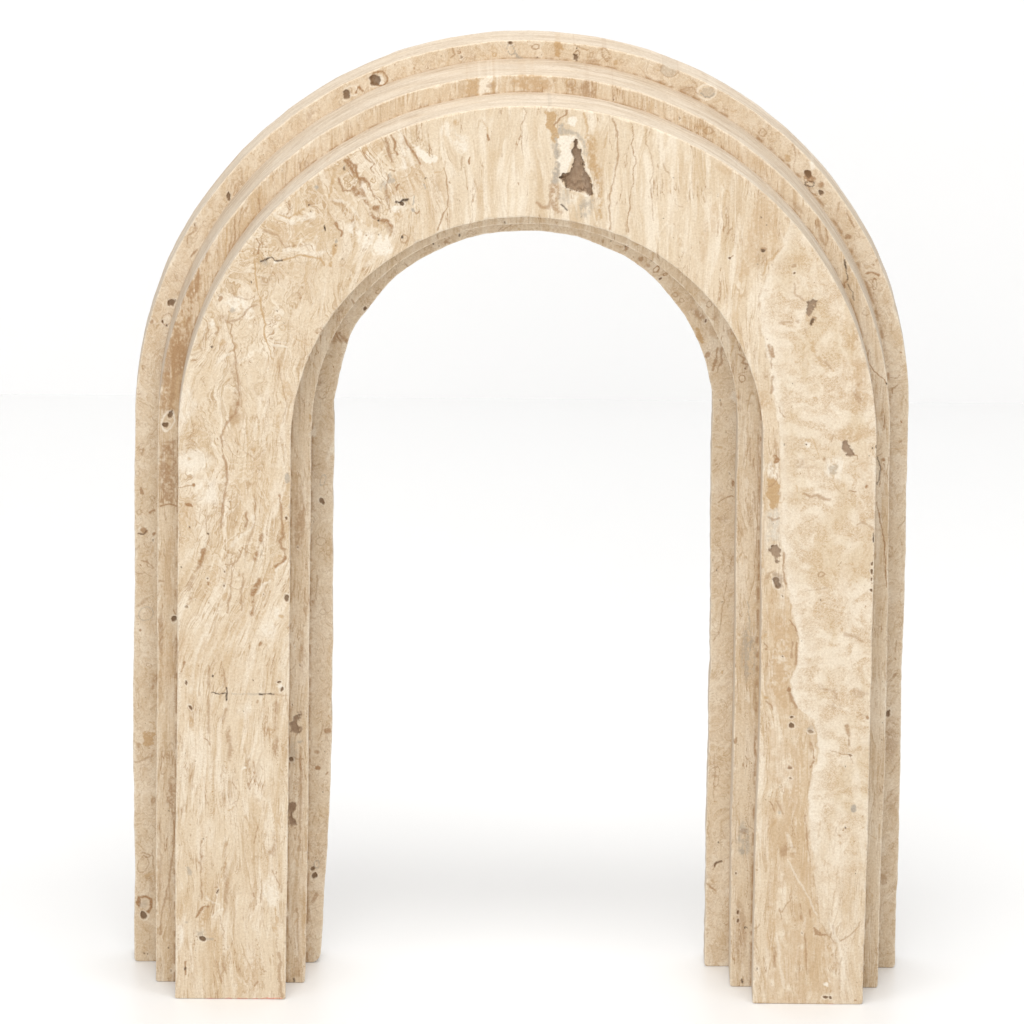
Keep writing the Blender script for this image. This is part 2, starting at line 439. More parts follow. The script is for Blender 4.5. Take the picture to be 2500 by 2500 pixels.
F B5 e b .4 6 : 780,1540 36,60,0
F B5 l b .7 2 : 790,1600 810,1660 815,1700
F B5 l b .7 2.5 : 800,1730 775,1800
F B5 e o .8 3 : 235,980 26,26,0
F B5 l b .5 1.6 : 250,1020 300,1070 310,1130
F B5 e b .8 2 : 240,408 20,14,0
F B5 l b .6 1.2 : 210,330 260,390
F B5 e d .7 1 : 242,207 8,8,0
F B5 e h 3 .8 : 432,492 9,9,0
F B5 e w .7 5 : 440,515 34,28,0
F B5 e o .6 5 : 240,260 50,30,0
F B5 e o .3 20 : 240,100 50,120,0
F B5 e b .6 4 : 1185,1310 36,26,0
F B5 l b .5 4 : 1190,1340 1220,1440 1220,1540
F B5 e h 2 1 : 1232,1660 18,14,0
F B5 l b .45 1.4 : 1000,1600 1060,1620 1140,1650 1230,1660 1260,1760
F B5 e b .6 2 : 1435,1210 14,18,0
F B5 e b .4 5 : 1350,1190 30,14,-20
F B5 p b .35 10 : 1240,890 1380,880 1450,940 1370,970 1260,940
F B5 l b .35 6 : 880,850 930,880 1050,920 1090,1000
F B5 e b .35 8 : 1060,930 30,60,0
F B5 e b .3 14 : 1050,1080 90,60,-20
F B5 l b .35 4 : 1180,240 1290,260 1370,310
F B5 e b .6 3 : 530,1810 22,18,0
F B5 p t .5 14 : 440,1500 700,1600 760,1750 740,1932 430,1932
F B5 p t .35 16 : 600,1350 740,1400 740,1600 620,1600
F B5 e t .3 20 : 380,1450 60,160,0
F BR e h 4 1.5 : 1010,0 1,1,0
F BR e g .8 2.5 : 1050,665 14,22,0
F BR e h 2 1.2 : 677,425 10,5,0
F BR e h 2 1.2 : 682,483 10,5,0
F BR l b .5 2 : 765,700 765,760 775,850 785,940
F BR e b .4 14 : 660,910 45,30,0
F BR p t .6 16 : 600,560 760,480 780,600 770,760 790,900 820,1000 760,1120 640,960 560,900 640,700
F BR l w .5 2 : 660,960 720,1080 780,1180 830,1290
F BR e g .5 4 : 610,665 10,18,-20
F BR l b .4 2 : 600,620 635,700
F BR e o .5 5 : 560,1250 16,14,0
F BR e o .4 12 : 560,1400 30,110,0
F BR l b .5 1.6 : 610,1250 625,1310
F BR l b .45 1.6 : 735,1220 740,1310
F BR l b .45 1.6 : 790,1260 795,1300
F BR p b .6 2.5 : 820,1370 850,1385 890,1395 905,1418 850,1415 825,1400
F BR e h 3 .8 : 741,1395 4,7,0
F BR l b .5 1.6 : 760,1400 765,1500 775,1640
F BR e t .45 20 : 840,1580 60,170,0
F BR p t .4 14 : 720,1180 800,1240 850,1330 760,1400 700,1300
F BR e t .3 14 : 650,1560 40,120,0
F BR l w .5 4 : 600,1400 610,1560 640,1720
F BR l w .5 4 : 900,1320 960,1460 1000,1660
F BR l b .3 1.6 : 925,1350 930,1400
F BR e w .9 2 : 885,1700 16,14,0
F BR e h 3 1.2 : 880,1772 12,7,20
F BR e h 3 1.2 : 910,1782 6,8,0
F BR e b .6 2 : 1060,1797 8,6,0
F BR e b .5 8 : 500,1810 40,12,0
F BR l b .4 4 : 580,1480 585,1600
F BR e b .5 1.5 : 970,828 5,7,0
F BR l b .35 1.6 : 975,1540 960,1640
F BR l r .7 .7 : 800,1817 1000,1817
M A4 p t .9 10 : 780,330 1010,200 1000,350 920,500 850,700 830,900 790,1100 760,1400 720,1600 620,1932 430,1932 480,1500 560,1100 640,700
M A4 p b .55 10 : 850,330 1000,200 1020,260 930,480 860,640 830,860 790,1080 740,1400 600,1600 470,1500 560,1100 660,700
M A4 l w .5 3 : 540,1330 545,1480
M A4 e o .6 6 : 720,890 40,60,0
M L5 p b .45 8 : 200,100 280,0 320,0 300,200 270,430 190,450 190,250
M L5 p b .6 7 : 200,600 280,580 285,800 270,930 200,920 190,760
M L5 e h 6 2 : 222,510 17,12,0
M L5 e h 5 2 : 248,455 10,18,20
M L5 r w .7 3 : 235,490 32,50,15
M L5 l b .8 2 : 195,935 240,925 285,935
M L5 e h 7 2 : 268,1525 11,14,0
M L5 l b .6 2 : 262,1480 275,1500
M L5 e b .4 12 : 200,1600 14,120,0
M L5 l b .6 1.4 : 190,1330 215,1330
M L5 l b .5 1.2 : 215,1160 218,1200
M L5 e t .4 20 : 240,1250 40,200,0
M L5 e t .4 20 : 235,1750 40,150,0
M L5 e b .4 10 : 925,1000 28,180,0
M L5 e o .7 3 : 980,475 6,22,0
M B2 p h 4 3 : 1410,1190 1520,1180 1470,1280 1490,1370 1450,1395 1410,1370 1430,1280
M B2 p G .8 5 : 1400,1190 1530,1180 1470,1270 1490,1350 1450,1395 1410,1370 1420,1280
M B2 e h 5 2 : 1410,1710 20,20,0
M B2 l b .6 2 : 1400,1690 1440,1680 1470,1700 1550,1700
M B2 e g .5 4 : 1520,1497 30,12,0
M B2 e g .35 16 : 1430,1600 50,160,0
M B2 e b .3 20 : 1540,500 50,200,0
M BL p h 4 3 : 1100,620 1145,625 1130,680 1140,750 1100,755
M BL p G .85 3 : 1100,620 1150,620 1130,680 1140,755 1100,755
M BL e d .6 2 : 1132,1670 7,14,0
M BL l b .4 4 : 1170,300 1170,500 1160,900
M BL l b .4 3 : 1150,1250 1155,1500 1160,1650
M BL e o .35 10 : 1190,1350 14,200,0
M BL p b .55 5 : 400,480 430,440 430,740 410,720 390,640 380,560
M BL l b .5 3 : 430,720 420,900 390,1100 350,1280 340,1400
M BL l b .4 2 : 370,1200 400,1180 390,1080 400,1300
M BL l b .3 3 : 340,700 345,1000 330,1200
M BL r b .35 2 : 370,400 20,60,15
M BL r b .35 2 : 395,320 20,50,15
M A1 l b .55 2 : 850,1080 830,1200 850,1300 820,1450
M A1 l b .5 1.5 : 930,1000 900,1100 890,1200 890,1370
M A1 e o .6 8 : 1135,850 24,160,5
M A1 l b .6 3 : 1120,900 1135,1040 1110,1080
M A1 l o .55 2 : 740,1240 735,1400 740,1580
M A1 e b .4 10 : 500,1620 20,120,10
M A1 e o .4 12 : 1300,680 60,80,30
M A1 e b .5 6 : 1670,490 40,50,0
M A1 l b .5 2 : 1600,470 1610,570
M A1 e o .4 20 : 1750,380 120,60,-30
M A3 e t .8 6 : 950,740 240,100,5
M A3 p o .55 4 : 180,700 330,690 325,880 200,900
M A3 l o .5 3 : 505,660 500,860
M A3 l w .8 4 : 545,500 545,860
M A3 l w .5 2.4 : 590,500 590,860
M A3 p w .8 4 : 330,670 480,660 480,860 340,880
M A3 p b .5 12 : 1380,700 1500,740 1620,700 1740,800 1740,930 1580,920 1360,830
M A3 r o .6 2 : 1420,740 50,50,0
M A3 l b .55 1.5 : 1905,680 1920,950
M A3 e h 3 1 : 1925,940 6,14,0
M B6 p o .4 12 : 700,50 900,60 1100,150 1250,260 1330,340 1150,260 950,140
M B6 r b .5 1.8 : 1110,190 50,40,0
M A2 e o .4 22 : 500,500 120,60,40
M A2 l b .45 4 : 1200,1150 1220,1350 1270,1440
M A2 l b .6 2.4 : 1295,1240 1305,1350 1290,1450
M A2 e b .35 12 : 950,1000 120,30,50
M A5 l d .9 2 : 1020,160 1035,260 1055,400
M A5 l b .9 2.2 : 1055,400 1020,440 1030,490
M A5 l d .6 1.4 : 1060,440 1110,540 1140,640
M A5 l b .85 1.3 : 1325,1410 1380,1480 1450,1550 1520,1625
M A5 e d .8 1 : 1520,1625 8,10,0
M A5 r b .4 1.5 : 1275,785 36,30,0
M A5 l w .5 2 : 1560,1660 1600,1720
M B4 l d .75 1.2 : 1560,320 1575,400 1590,460 1570,580 1555,640
M B4 l b .8 1.4 : 1550,840 1560,920 1580,1000 1585,1080 1620,1200 1635,1330 1640,1420 1650,1560 1660,1680 1665,1850
M B4 e b .7 1.5 : 1635,345 12,14,0
M B4 l b .4 1.2 : 60,160 50,340
M B4 l b .4 1.2 : 150,60 150,600
M B4 l b .5 1.2 : 150,700 145,950 130,1200 130,1500
M B4 l b .35 1.2 : 90,820 80,1000
M A7 r b .55 1.6 : 1355,935 30,40,10
M A7 e o .5 6 : 1285,870 40,30,30
M A7 e b .5 8 : 1430,1080 45,60,30
M A7 e b .4 6 : 1610,1260 40,50,0
M A7 e o .4 8 : 1650,1340 50,60,0
M A7 l b .55 2 : 1700,1520 1780,1570 1740,1620 1820,1640 1790,1690
M A7 e d .6 1.5 : 1790,1685 14,10,0
M A7 r b .6 1.8 : 1745,1810 34,40,0
M A7 l b .4 1.4 : 1700,1760 1800,1720
M L6 e g .5 22 : 275,1690 40,150,0
M L6 l g .7 2 : 260,1670 290,1640 270,1740
M L6 l g .5 1.4 : 270,1430 280,1600
M L6 l b .4 1.4 : 285,580 285,700
M L6 l b .4 1.4 : 300,860 310,960
M BR e g .5 16 : 400,850 40,110,0
M BR e g .7 3 : 390,915 14,18,0
M BR e b .5 3 : 400,790 24,20,0
M BR e h 3 1.2 : 360,1042 5,8,0
M BR e h 3 1.2 : 365,1275 7,12,0
M BR e h 3 1.2 : 368,1325 6,9,0
M BR l d .8 1 : 405,1370 415,1360 425,1368
M BR e b .35 14 : 380,1400 36,200,0
M BR e d .7 1.5 : 392,1680 4,14,0
M BR e b .6 3 : 350,265 8,14,0
M A6 e b .5 8 : 390,1050 26,120,20
M A6 e o .4 10 : 150,1560 26,110,10
M A6 l b .5 1.5 : 530,880 560,940 540,1000
M A6 l b .5 2 : 1540,150 1545,110
B A3 l d .9 2.5 : 1475,310 1490,360
B A3 r b .8 1.6 : 1495,390 32,32,0
B A3 p h 4 2 : 1460,400 1490,410 1490,480 1450,470
B A3 e h 4 1.5 : 708,270 24,16,0
B A3 r g .9 1.6 : 712,340 40,60,-10
B A3 l g .7 2 : 750,380 790,430 850,445
B A3 r o .9 1.6 : 515,410 22,22,0
B A3 r b .8 1.5 : 100,378 22,15,0
B A3 l b .6 1.5 : 20,330 45,400 10,430
B A3 r b .7 2 : 1005,310 38,28,0
B A3 p o .9 4 : 1190,270 1290,265 1310,320 1270,410 1220,360
B A3 e o .6 3 : 345,305 12,14,0
B A3 r b .6 1.6 : 1830,400 36,90,-15
B A3 r b .4 1.6 : 1660,400 30,30,0
B A3 e d .6 1.5 : 1020,440 14,10,0
B A3 e b .6 2 : 850,440 14,10,0
B A3 e b .5 6 : 260,430 30,40,0
B A3 e b .35 8 : 1650,480 120,30,0
B T3 e h 6 2 : 1190,285 26,26,0
B T3 e w .9 2 : 1215,285 18,26,0
B T3 r b .9 2.5 : 1210,275 36,34,0
B T3 e h 5 2 : 1055,350 16,24,10
B T3 l b .8 2.5 : 1100,340 1110,315 1130,335
B T3 r w .7 2 : 1080,330 24,24,0
B T3 e h 4 1.5 : 498,830 7,18,0
B T3 e b .4 8 : 880,450 18,30,0
B T3 e h 2 1 : 338,960 4,8,0
B T4 e g .3 3 : 800,225 38,26,10
B T4 r b .5 1.6 : 800,225 40,28,10
B T4 e g .3 3 : 968,320 30,24,0
B T4 l g .9 1.6 : 940,325 955,342 980,345 1000,330
B T4 r w .6 3 : 968,320 40,34,0
B T4 l b .5 2 : 850,310 900,300 930,330
B T4 e b .35 5 : 880,310 30,18,0
B T4 e o .6 3 : 560,190 8,10,0
B T4 r b .5 1.8 : 510,150 16,26,-20
B A2 r b .55 1.6 : 540,110 40,40,0
B A2 e o .7 4 : 660,125 22,24,0
B A2 e o .6 4 : 830,430 20,32,0
B A2 e h 4 3 : 1070,600 40,30,30
B A2 p b .7 4 : 1030,560 1090,590 1150,640 1130,700 1080,680 1020,630
B A2 e w 1 4 : 1115,500 36,40,0
B A2 r d .6 1.8 : 1100,720 50,30,-10
B A2 e h 4 1.5 : 1230,820 24,28,-50
B A2 e b .6 4 : 1235,735 36,36,0
B A2 l b .6 1.8 : 1040,680 1110,820 1180,860
B A2 l b .5 2 : 900,260 930,400 910,520 930,580
B A2 l b .55 2 : 1530,1060 1580,1150 1620,1230
B A2 e b .6 3 : 1550,1340 32,20,0
B A2 l b .35 2 : 1440,940 1410,1150
B A4 e h 5 2 : 565,680 40,36,0
B A4 e b .6 3 : 330,895 30,22,0
B A4 e h 4 1 : 465,890 16,16,0
B A4 e h 4 1 : 513,938 12,12,0
B A4 r b .5 1.6 : 520,860 60,70,30
B A4 e w .7 6 : 520,850 50,40,0
B A4 e b .3 12 : 610,370 60,50,0
B A4 l b .6 2 : 870,50 810,100 800,130
B A4 r b .5 1.4 : 240,1430 20,20,0
B A1 l b .5 1.8 : 360,1190 370,1270 290,1320 275,1420
B A1 r b .3 1.5 : 500,1190 40,30,0
B A5 l b .8 2 : 1270,330 1350,320 1400,340 1440,350
B A5 e b .9 3 : 1425,345 20,28,0
B A5 r b .7 1.8 : 1375,460 30,70,5
B A5 r b .4 1.5 : 1330,440 40,50,0
B A5 e b .7 2.5 : 1370,565 16,18,0
B A5 e b .6 1.6 : 1365,230 10,10,0
B A5 l b .6 1.5 : 1420,150 1395,190
B A5 e b .7 2 : 1690,1260 14,12,0
B A5 l b .8 2 : 1660,1640 1620,1680 1580,1690 1590,1730
B A5 l g .7 1.4 : 1625,660 1635,760
B L5 e b .5 3 : 130,170 6,6,0
B L5 r b .35 1.4 : 75,765 10,12,0
B L5 r b .35 1.4 : 152,890 10,12,0
B L5 l b .5 1.4 : 90,640 105,630 100,670
B L5 e b .6 3 : 100,860 8,20,-20
B L5 r b .4 1.4 : 85,965 14,12,0
B L5 l b .7 2 : 140,970 165,960
B L5 l h 3 2.5 : 80,1080 110,1085 125,1060
B L5 e b .6 3 : 105,1060 20,14,30
B L5 e w .7 3 : 90,1050 12,12,0
B L5 e b .7 2 : 162,1078 7,6,0
B L5 l b .5 2.5 : 100,1220 130,1230 155,1250
B L5 e b .4 5 : 100,1440 34,10,-30
B L5 r g .5 1.6 : 120,1500 40,34,-20
B L5 e b .7 2 : 92,1585 5,5,0
B L5 e h 4 2 : 1043,910 7,14,-20
B L5 r g .6 1.4 : 1047,800 14,30,20
B L5 l b .5 1.4 : 1025,1080 1030,1100
B L5 r b .4 1.4 : 1040,1120 26,22,0
B L5 l b .35 2 : 1020,1300 1010,1420
B L5 e b .6 3 : 993,1435 5,8,0
B L5 r b .4 1.4 : 1050,1490 18,14,0
B L5 e b .45 5 : 1140,50 40,24,30
B BL p o .7 4 : 240,215 310,225 310,290 240,290
B BL e b .4 4 : 215,285 12,20,0
B BL l b .35 3 : 190,390 300,350
B BL l b .8 3 : 205,1215 220,1185 255,1178 288,1200 290,1240 270,1270
B BL e g .35 8 : 250,1225 36,30,0
B BL e h 6 2.5 : 245,1290 20,20,0
B BL e b .8 2 : 215,1215 12,30,0
B BL r b .4 1.6 : 240,990 30,50,20
B BL l b .5 2 : 235,920 300,940 300,1000
B BL e o .5 7 : 280,1060 40,30,0
B BL r b .3 1.4 : 290,800 24,40,0
B BL e b .4 4 : 300,620 12,24,0
B BL l b .35 2 : 285,80 320,50
B BL e h 5 2 : 1253,1058 12,14,20
B BL e h 4 1.5 : 1240,1015 8,12,40
B BL r g .6 2 : 1262,990 14,24,25
B BL e b .5 3 : 1255,1180 12,30,25
B BL e b .7 2 : 1268,420 10,12,0
B BL e b .6 3 : 1330,205 20,14,0
B BL e b .5 3 : 1262,330 16,14,0
B BL e d .5 1 : 1308,325 4,4,0
B BL l b .5 2 : 1255,690 1240,750
B BL r b .25 2 : 1290,860 36,120,10
B BL r b .25 2 : 1300,840 20,80,10
B A6 e h 5 2 : 675,985 22,18,0
B A6 r b .5 1.6 : 840,775 36,20,-30
B A6 e h 4 1.5 : 1553,245 16,14,0
B A6 e d .7 2 : 1795,105 14,18,0
B A6 e b .55 3 : 1640,200 24,14,0
B A6 l b .7 4 : 340,1270 400,1370
B A6 l b .6 4 : 380,1270 450,1360
B A6 e b .5 5 : 330,1330 40,80,20
B A6 e b .4 5 : 290,1520 26,26,0
B A6 e b .5 6 : 150,1860 30,30,0
B A7 e d .6 2 : 210,190 12,10,0
B A7 e b .5 3 : 100,190 22,26,0
B A7 e b .6 4 : 390,270 36,40,30
B A7 r b .8 2 : 735,520 28,40,20
B A7 e b .6 3 : 560,390 24,20,0
B A7 e b .5 3 : 650,470 24,20,0
B A7 e h 4 1.5 : 785,625 24,14,-40
B A7 r b .7 2 : 840,580 24,18,0
B A7 r b .5 1.6 : 960,820 30,26,30
B A7 r b .5 1.6 : 1035,895 24,22,0
B A7 p b .5 6 : 1150,1000 1240,960 1310,1090 1280,1120 1180,1100
B A7 e h 3 1 : 1325,1125 12,24,10
B A7 p o .8 4 : 1240,1230 1290,1290 1270,1370 1215,1320
B A7 l b .6 3 : 1460,1450 1440,1600 1400,1700
B A7 l b .55 2.5 : 1510,1450 1500,1620 1450,1740
B A7 e b .5 4 : 1340,1520 20,40,20
B L6 e b .7 2 : 190,815 5,18,0
B L6 l b .7 1.6 : 115,915 145,890 190,883
B L6 e o .5 3 : 120,628 20,7,0
B L6 e b .5 3 : 125,400 6,16,0
B L6 l b .5 1.2 : 160,1320 140,1450 120,1600 85,1640
B L6 l b .5 1.2 : 80,1290 120,1255
B L6 l b .5 1.4 : 180,1240 190,1200
B L6 e b .4 6 : 130,1000 40,18,0
B L6 e b .6 2 : 1043,1825 5,9,10
B L6 l b .5 1.2 : 1050,1640 1045,1700
B L6 e b .5 2 : 1072,600 10,8,0
B BR r b .6 1.6 : 240,470 14,60,5
B BR l h 3 2 : 225,1010 240,980 265,970
B BR l b .6 2 : 215,1025 240,985
B BR e h 5 2.5 : 1252,100 12,22,0
B BR l b .4 2 : 1270,900 1285,870
B BR e b .35 20 : 1270,620 36,60,0
B BR e b .35 20 : 1265,250 40,120,0
B BR l b .35 1.4 : 230,340 225,600
"""

def parse(which):
    out = []
    for ln in MARKS.strip().splitlines():
        h, t = ln.split(':'); sl, cr, kind, mk, st, wd = h.split()
        if sl != which: continue
        if which == 'F' and kind == 'l' and cr in ('B7', 'A1', 'B1') and mk in 'bo': wd = f'{float(wd)*1.35}'; st = f'{float(st)*1.25}'
        ox, oy, sc = CROPS[cr]; v = [tuple(map(float, a.split(','))) for a in t.split()]
        if kind in 'lp':
            pts = [(ox+a[0]/sc, oy+a[1]/sc) for a in v]; out.append((kind, mk, float(st), float(wd), pts))
        else:
            out.append((kind, mk, float(st), float(wd), [(ox+v[0][0]/sc, oy+v[0][1]/sc), (v[1][0]/sc, v[1][1]/sc, math.radians(v[1][2]))]))
    return out

CH = {'b': 0, 'o': 1, 'w': 2, 'g': 3, 'd': 4, 't': 5, 'r': 6, 'h': 7, 'H': 8, 'G': 9}

def paint(px, py, marks, F, R1=None, R2=None, R3=None):
    """write every mark into the channel arrays F (10, n)"""
    for kind, mk, st, wd, pts in marks:
        if kind in 'lp':
            a = np.array(pts); x0, y0 = a.min(0); x1, y1 = a.max(0)
        else:
            (cx, cy), (rx, ry, an) = pts; r = max(rx, ry); x0, x1, y0, y1 = cx-r, cx+r, cy-r, cy+r
        m = wd*2.5+6
        idx = np.nonzero((px > x0-m) & (px < x1+m) & (py > y0-m) & (py < y1+m))[0]
        if len(idx) == 0: continue
        x, y = px[idx], py[idx]
        rag = (R1[idx]*min(1.1*wd, 7)+R2[idx]*min(.5*wd, 3)) if R1 is not None else 0
        if kind in 'er':
            c, s = math.cos(an), math.sin(an); dx, dy = x-cx, y-cy
            u, v = dx*c+dy*s, -dx*s+dy*c
            q = np.sqrt((u/rx)**2+(v/ry)**2)+1e-6
            d = (q-1)*np.sqrt(u*u+v*v)/q if False else (q-1)*min(rx, ry)*.5+(q-1)*max(rx, ry)*.5
            d = d+rag*(1 if kind == 'e' else .25)
            if kind == 'e': k = 1-sst(-wd*.6, wd*.6, d)
            else: k = 1-sst(wd*.4, wd*1.1, np.abs(d))
        elif kind == 'l':
            d = np.full(len(x), 1e9)
            for (ax, ay), (bx, by) in zip(pts[:-1], pts[1:]):
                ex, ey = bx-ax, by-ay; t = np.clip(((x-ax)*ex+(y-ay)*ey)/(ex*ex+ey*ey+1e-9), 0, 1)
                d = np.minimum(d, np.hypot(x-ax-t*ex, y-ay-t*ey))
            lw = np.maximum(wd*(1+.7*R1[idx]), 1.0) if R1 is not None else wd
            k = (1-sst(lw*.3, lw*1.2+.5, d))*(.75 if mk == 'w' else 1)
        else:
            d = np.full(len(x), 1e9); ins = np.zeros(len(x), bool); n = len(pts)
            for i in range(n):
                (ax, ay), (bx, by) = pts[i], pts[(i+1) % n]
                ex, ey = bx-ax, by-ay; t = np.clip(((x-ax)*ex+(y-ay)*ey)/(ex*ex+ey*ey+1e-9), 0, 1)
                d = np.minimum(d, np.hypot(x-ax-t*ex, y-ay-t*ey))
                cnd = (ay > y) != (by > y)
                xi = ax+(y-ay)*ex/(ey if abs(ey) > 1e-9 else 1e-9)
                ins ^= cnd & (x < xi)
            k = 1-sst(-wd*.6, wd*.6, np.where(ins, -d, d)+rag*(1.5 if wd < 6 else 1))
        if wd >= 5 and R2 is not None and mk not in 'hHG': k = k*np.clip(.85+.8*R2[idx]+.5*R1[idx]+(1.2*R3[idx] if wd >= 10 else 0), .1, 1)
        if mk == 'h' and kind == 'e' and max(rx, ry) > 1.6:            # pale recrystallised lip
            F[2][idx] = np.maximum(F[2][idx], .6*np.exp(-((d-wd-.8)/1.3)**2))
        ch = CH[mk]; F[ch][idx] = np.maximum(F[ch][idx], k*(st if mk in 'hHG' else min(1.0, st*1.3)))

def flow(px, py, slab):
    """strata coordinates: u across the layers, v along them"""
    g = lambda cx, cy, rx, ry: np.exp(-((px-cx)/rx)**2-((py-cy)/ry)**2)
    n1 = fbm(px/95, py/230, 11, 3); n2 = fbm(px/34, py/90, 23, 3)
    if slab == 'F':
        left = 1-sst(720, 800, px)
        u = px+0.40*210*(1+np.tanh((py-1470)/230))*left
        u = u-.75*(py-430)*g(900, 430, 150, 170)*1.0
        u = u+.9*(py-900)*g(500, 900, 70, 110)
        u = u-.5*(py-660)*g(650, 560, 120, 120)
        ch = g(620, 640, 150, 230)+.5*g(450, 1150, 90, 160)
        u = u+n1*(18+80*ch)+n2*(5+26*ch)
        u = u+fbm(px/40, py/40, 91, 3)*70*ch
        v = py+n1*30
    elif slab == 'M':
        u = px+n1*12+n2*4; v = py
    else:
        u = px+.55*py*sst(1650, 1700, px)*sst(900, 1000, py)+n1*46+n2*20+fbm(px/30, py/30, 77, 3)*26; v = py+fbm(px/50, py/50, 41, 2)*40
    return u, v

def prof(key, s, X0, Z0):
    """outline point for parameter s in 0..3 (left leg, arc, right leg)"""
    R = PAR[key]; H = PAR['H']+Z0
    off = np.interp(s, np.linspace(0, 3, 31), OFF[key])
    seed = sum(map(ord, key))
    L = s*1000
    rough = {'F': .8, 'M': 1.1, 'B': 1.7}[key[0]]
    big = {'BI': 3.4, 'MI': 1.8}.get(key, .6)
    off = off+(fbm(L/60, L*0, seed, 3)*rough+fbm(L/13, L*0, seed+5, 2)*rough*.45+np.where((s > 1) & (s < 2), 1, .35)*big*vnoise(L/48, L*0, seed+8))/U
    r = R+off
    a = np.pi*(1-(np.clip(s, 1, 2)-1))
    x = np.where(s < 1, -r, np.where(s > 2, r, r*np.cos(a)))
    z = np.where(s < 1, H*s, np.where(s > 2, H*(3-s), H+r*np.sin(a)))
    return x+X0, z

def make_slab(name, slab, ko, ki, yf, yb, X0, Z0, mat, parent, nf, rows, bottom, seed):
    s = np.concatenate([np.linspace(0, 1, int(rows*.29), endpoint=False), np.linspace(1, 2, int(rows*.42), endpoint=False), np.linspace(2, 3, int(rows*.29))])
    # extra rows at the feet so that the rounded bottom edge is resolved
    e = np.linspace(0, .02, 24); s = np.unique(np.round(np.concatenate([s, e, 3-e]), 6)); ns = len(s)
    ox, oz = prof(ko, s, X0, Z0); ix, iz = prof(ki, s, X0, Z0)
    w = np.hypot(ox-ix, oz-iz); nx, nz = (ox-ix)/w, (oz-iz)/w
    hgt = np.minimum(s, 3-s)*PAR['H']                      # height above the floor on the legs
    ro, ri_l, ri_r = bottom
    def inset(r):
        r = r/U; h = np.clip(hgt, 0, r); return r-np.sqrt(np.maximum(r*r-(r-h)**2, 0))
    io = inset(ro)*np.where((s < 1) | (s > 2), 1, 0); ii = np.where(s < 1.5, inset(ri_l), inset(ri_r))
    rc = (3.2+2.2*fbm(s*1000/25, s*0, seed, 3)+np.clip(fbm(s*1000/18, s*0, seed+9, 2)-.35, 0, 1)*12)/U
    rc2 = (3.2+2.2*fbm(s*1000/23, s*0, seed+3, 3)+np.clip(fbm(s*1000/17, s*0, seed+19, 2)-.4, 0, 1)*12)/U
    ph = np.linspace(0, np.pi/2, 6)
    cols = []                                              # (t from inner edge, y, flag) per column; arrays over s
    wi, wo = ii, w-io
    K = 1-np.cos(ph); Sn = np.sin(ph)
    D = yb-yf; ns_side = 26
    # front face, from inner to outer
    for t in nf: cols.append((wi+rc2+(wo-wi-rc-rc2)*t, np.full(ns, yf), 0))
    for k in range(1, 6): cols.append((wo-rc+rc*Sn[k], yf+rc*K[k], .5 if k < 5 else 1))
    for t in np.linspace(0, 1, ns_side)[1:]: cols.append((wo+0*w, yf+rc+(D-2*rc)*t, 1))
    for k in range(4, -1, -1): cols.append((wo-rc+rc*Sn[k], yb-rc*K[k], 1))
    for t in np.linspace(1, 0, 6)[1:]: cols.append((wi+rc2+(wo-wi-rc-rc2)*t, np.full(ns, yb), 2))
    for k in range(1, 6): cols.append((wi+rc2-rc2*Sn[k], yb-rc2*K[k], 1))
    for t in np.linspace(1, 0, ns_side)[1:]: cols.append((wi+0*w, yf+rc2+(D-2*rc2)*t, 1))
    for k in range(4, 0, -1): cols.append((wi+rc2-rc2*Sn[k], yf+rc2*K[k], .5))
    T = np.stack([c[0] for c in cols], 1); Y = np.stack([c[1] for c in cols], 1)
    flag = np.tile(np.array([c[2] for c in cols], float), (ns, 1)); nc = len(cols)
    X = ix[:, None]+nx[:, None]*T; Z = iz[:, None]+nz[:, None]*T
    # rounded front edge at the very bottom
    rb = 3.0/U; hh = np.clip(hgt, 0, rb); yi = rb-np.sqrt(np.maximum(rb*rb-(rb-hh)**2, 0))
    Y = np.clip(Y, (yf+yi)[:, None], None)
    X, Y, Z, flag = X.ravel(), Y.ravel(), Z.ravel(), flag.ravel()
    px, py = chart(X, np.full_like(X, yf), Z)
    tl = np.repeat(s*1000*1.69, nc)
    # ragged coordinates for the marks
    qx = px+fbm(px/13, py/13, 5, 3)*3.0+fbm(px/4, py/4, 7, 2)*.45
    qy = py+fbm(px/13, py/13, 6, 3)*3.0+fbm(px/4, py/4, 8, 2)*.45
    n = len(px); F = np.zeros((10, n), np.float32)
    R1 = fbm(px/17, py/17, 71, 3)*1.6; R2 = fbm(px/5.5, py/5.5, 73, 3)*1.6
    u0, v0 = flow(px, py, slab); R3 = fbm(u0/7, v0/75, 79, 3)*1.5
    paint(qx, qy, parse(slab), F, R1, R2, R3)
    face = (flag < .75)
    # scattered small natural pores of this slab
    rng = np.random.default_rng(seed)
    fv = np.nonzero(flag == 0)[0]
    npit = {'F': 150, 'M': 110, 'B': 190}[slab]
    c = rng.choice(fv, npit); pores = []
    for i in c:
        r = rng.choice([.8, 1.1, 1.5, 2.2], p=[.45, .3, .18, .07])
        pores.append(('e', rng.choice(['h', 'b', 'd', 'o'], p=[.3, .42, .13, .15]), 0, .9,
                      [(px[i], py[i]), (r*rng.uniform(.6, 1), r*rng.uniform(1, 2.2), rng.uniform(-.5, .5))]))
    pores = [(k, m, {'h': 2.2, 'b': .7, 'd': .7, 'o': .6}[m], w_, p) for k, m, _, w_, p in pores]
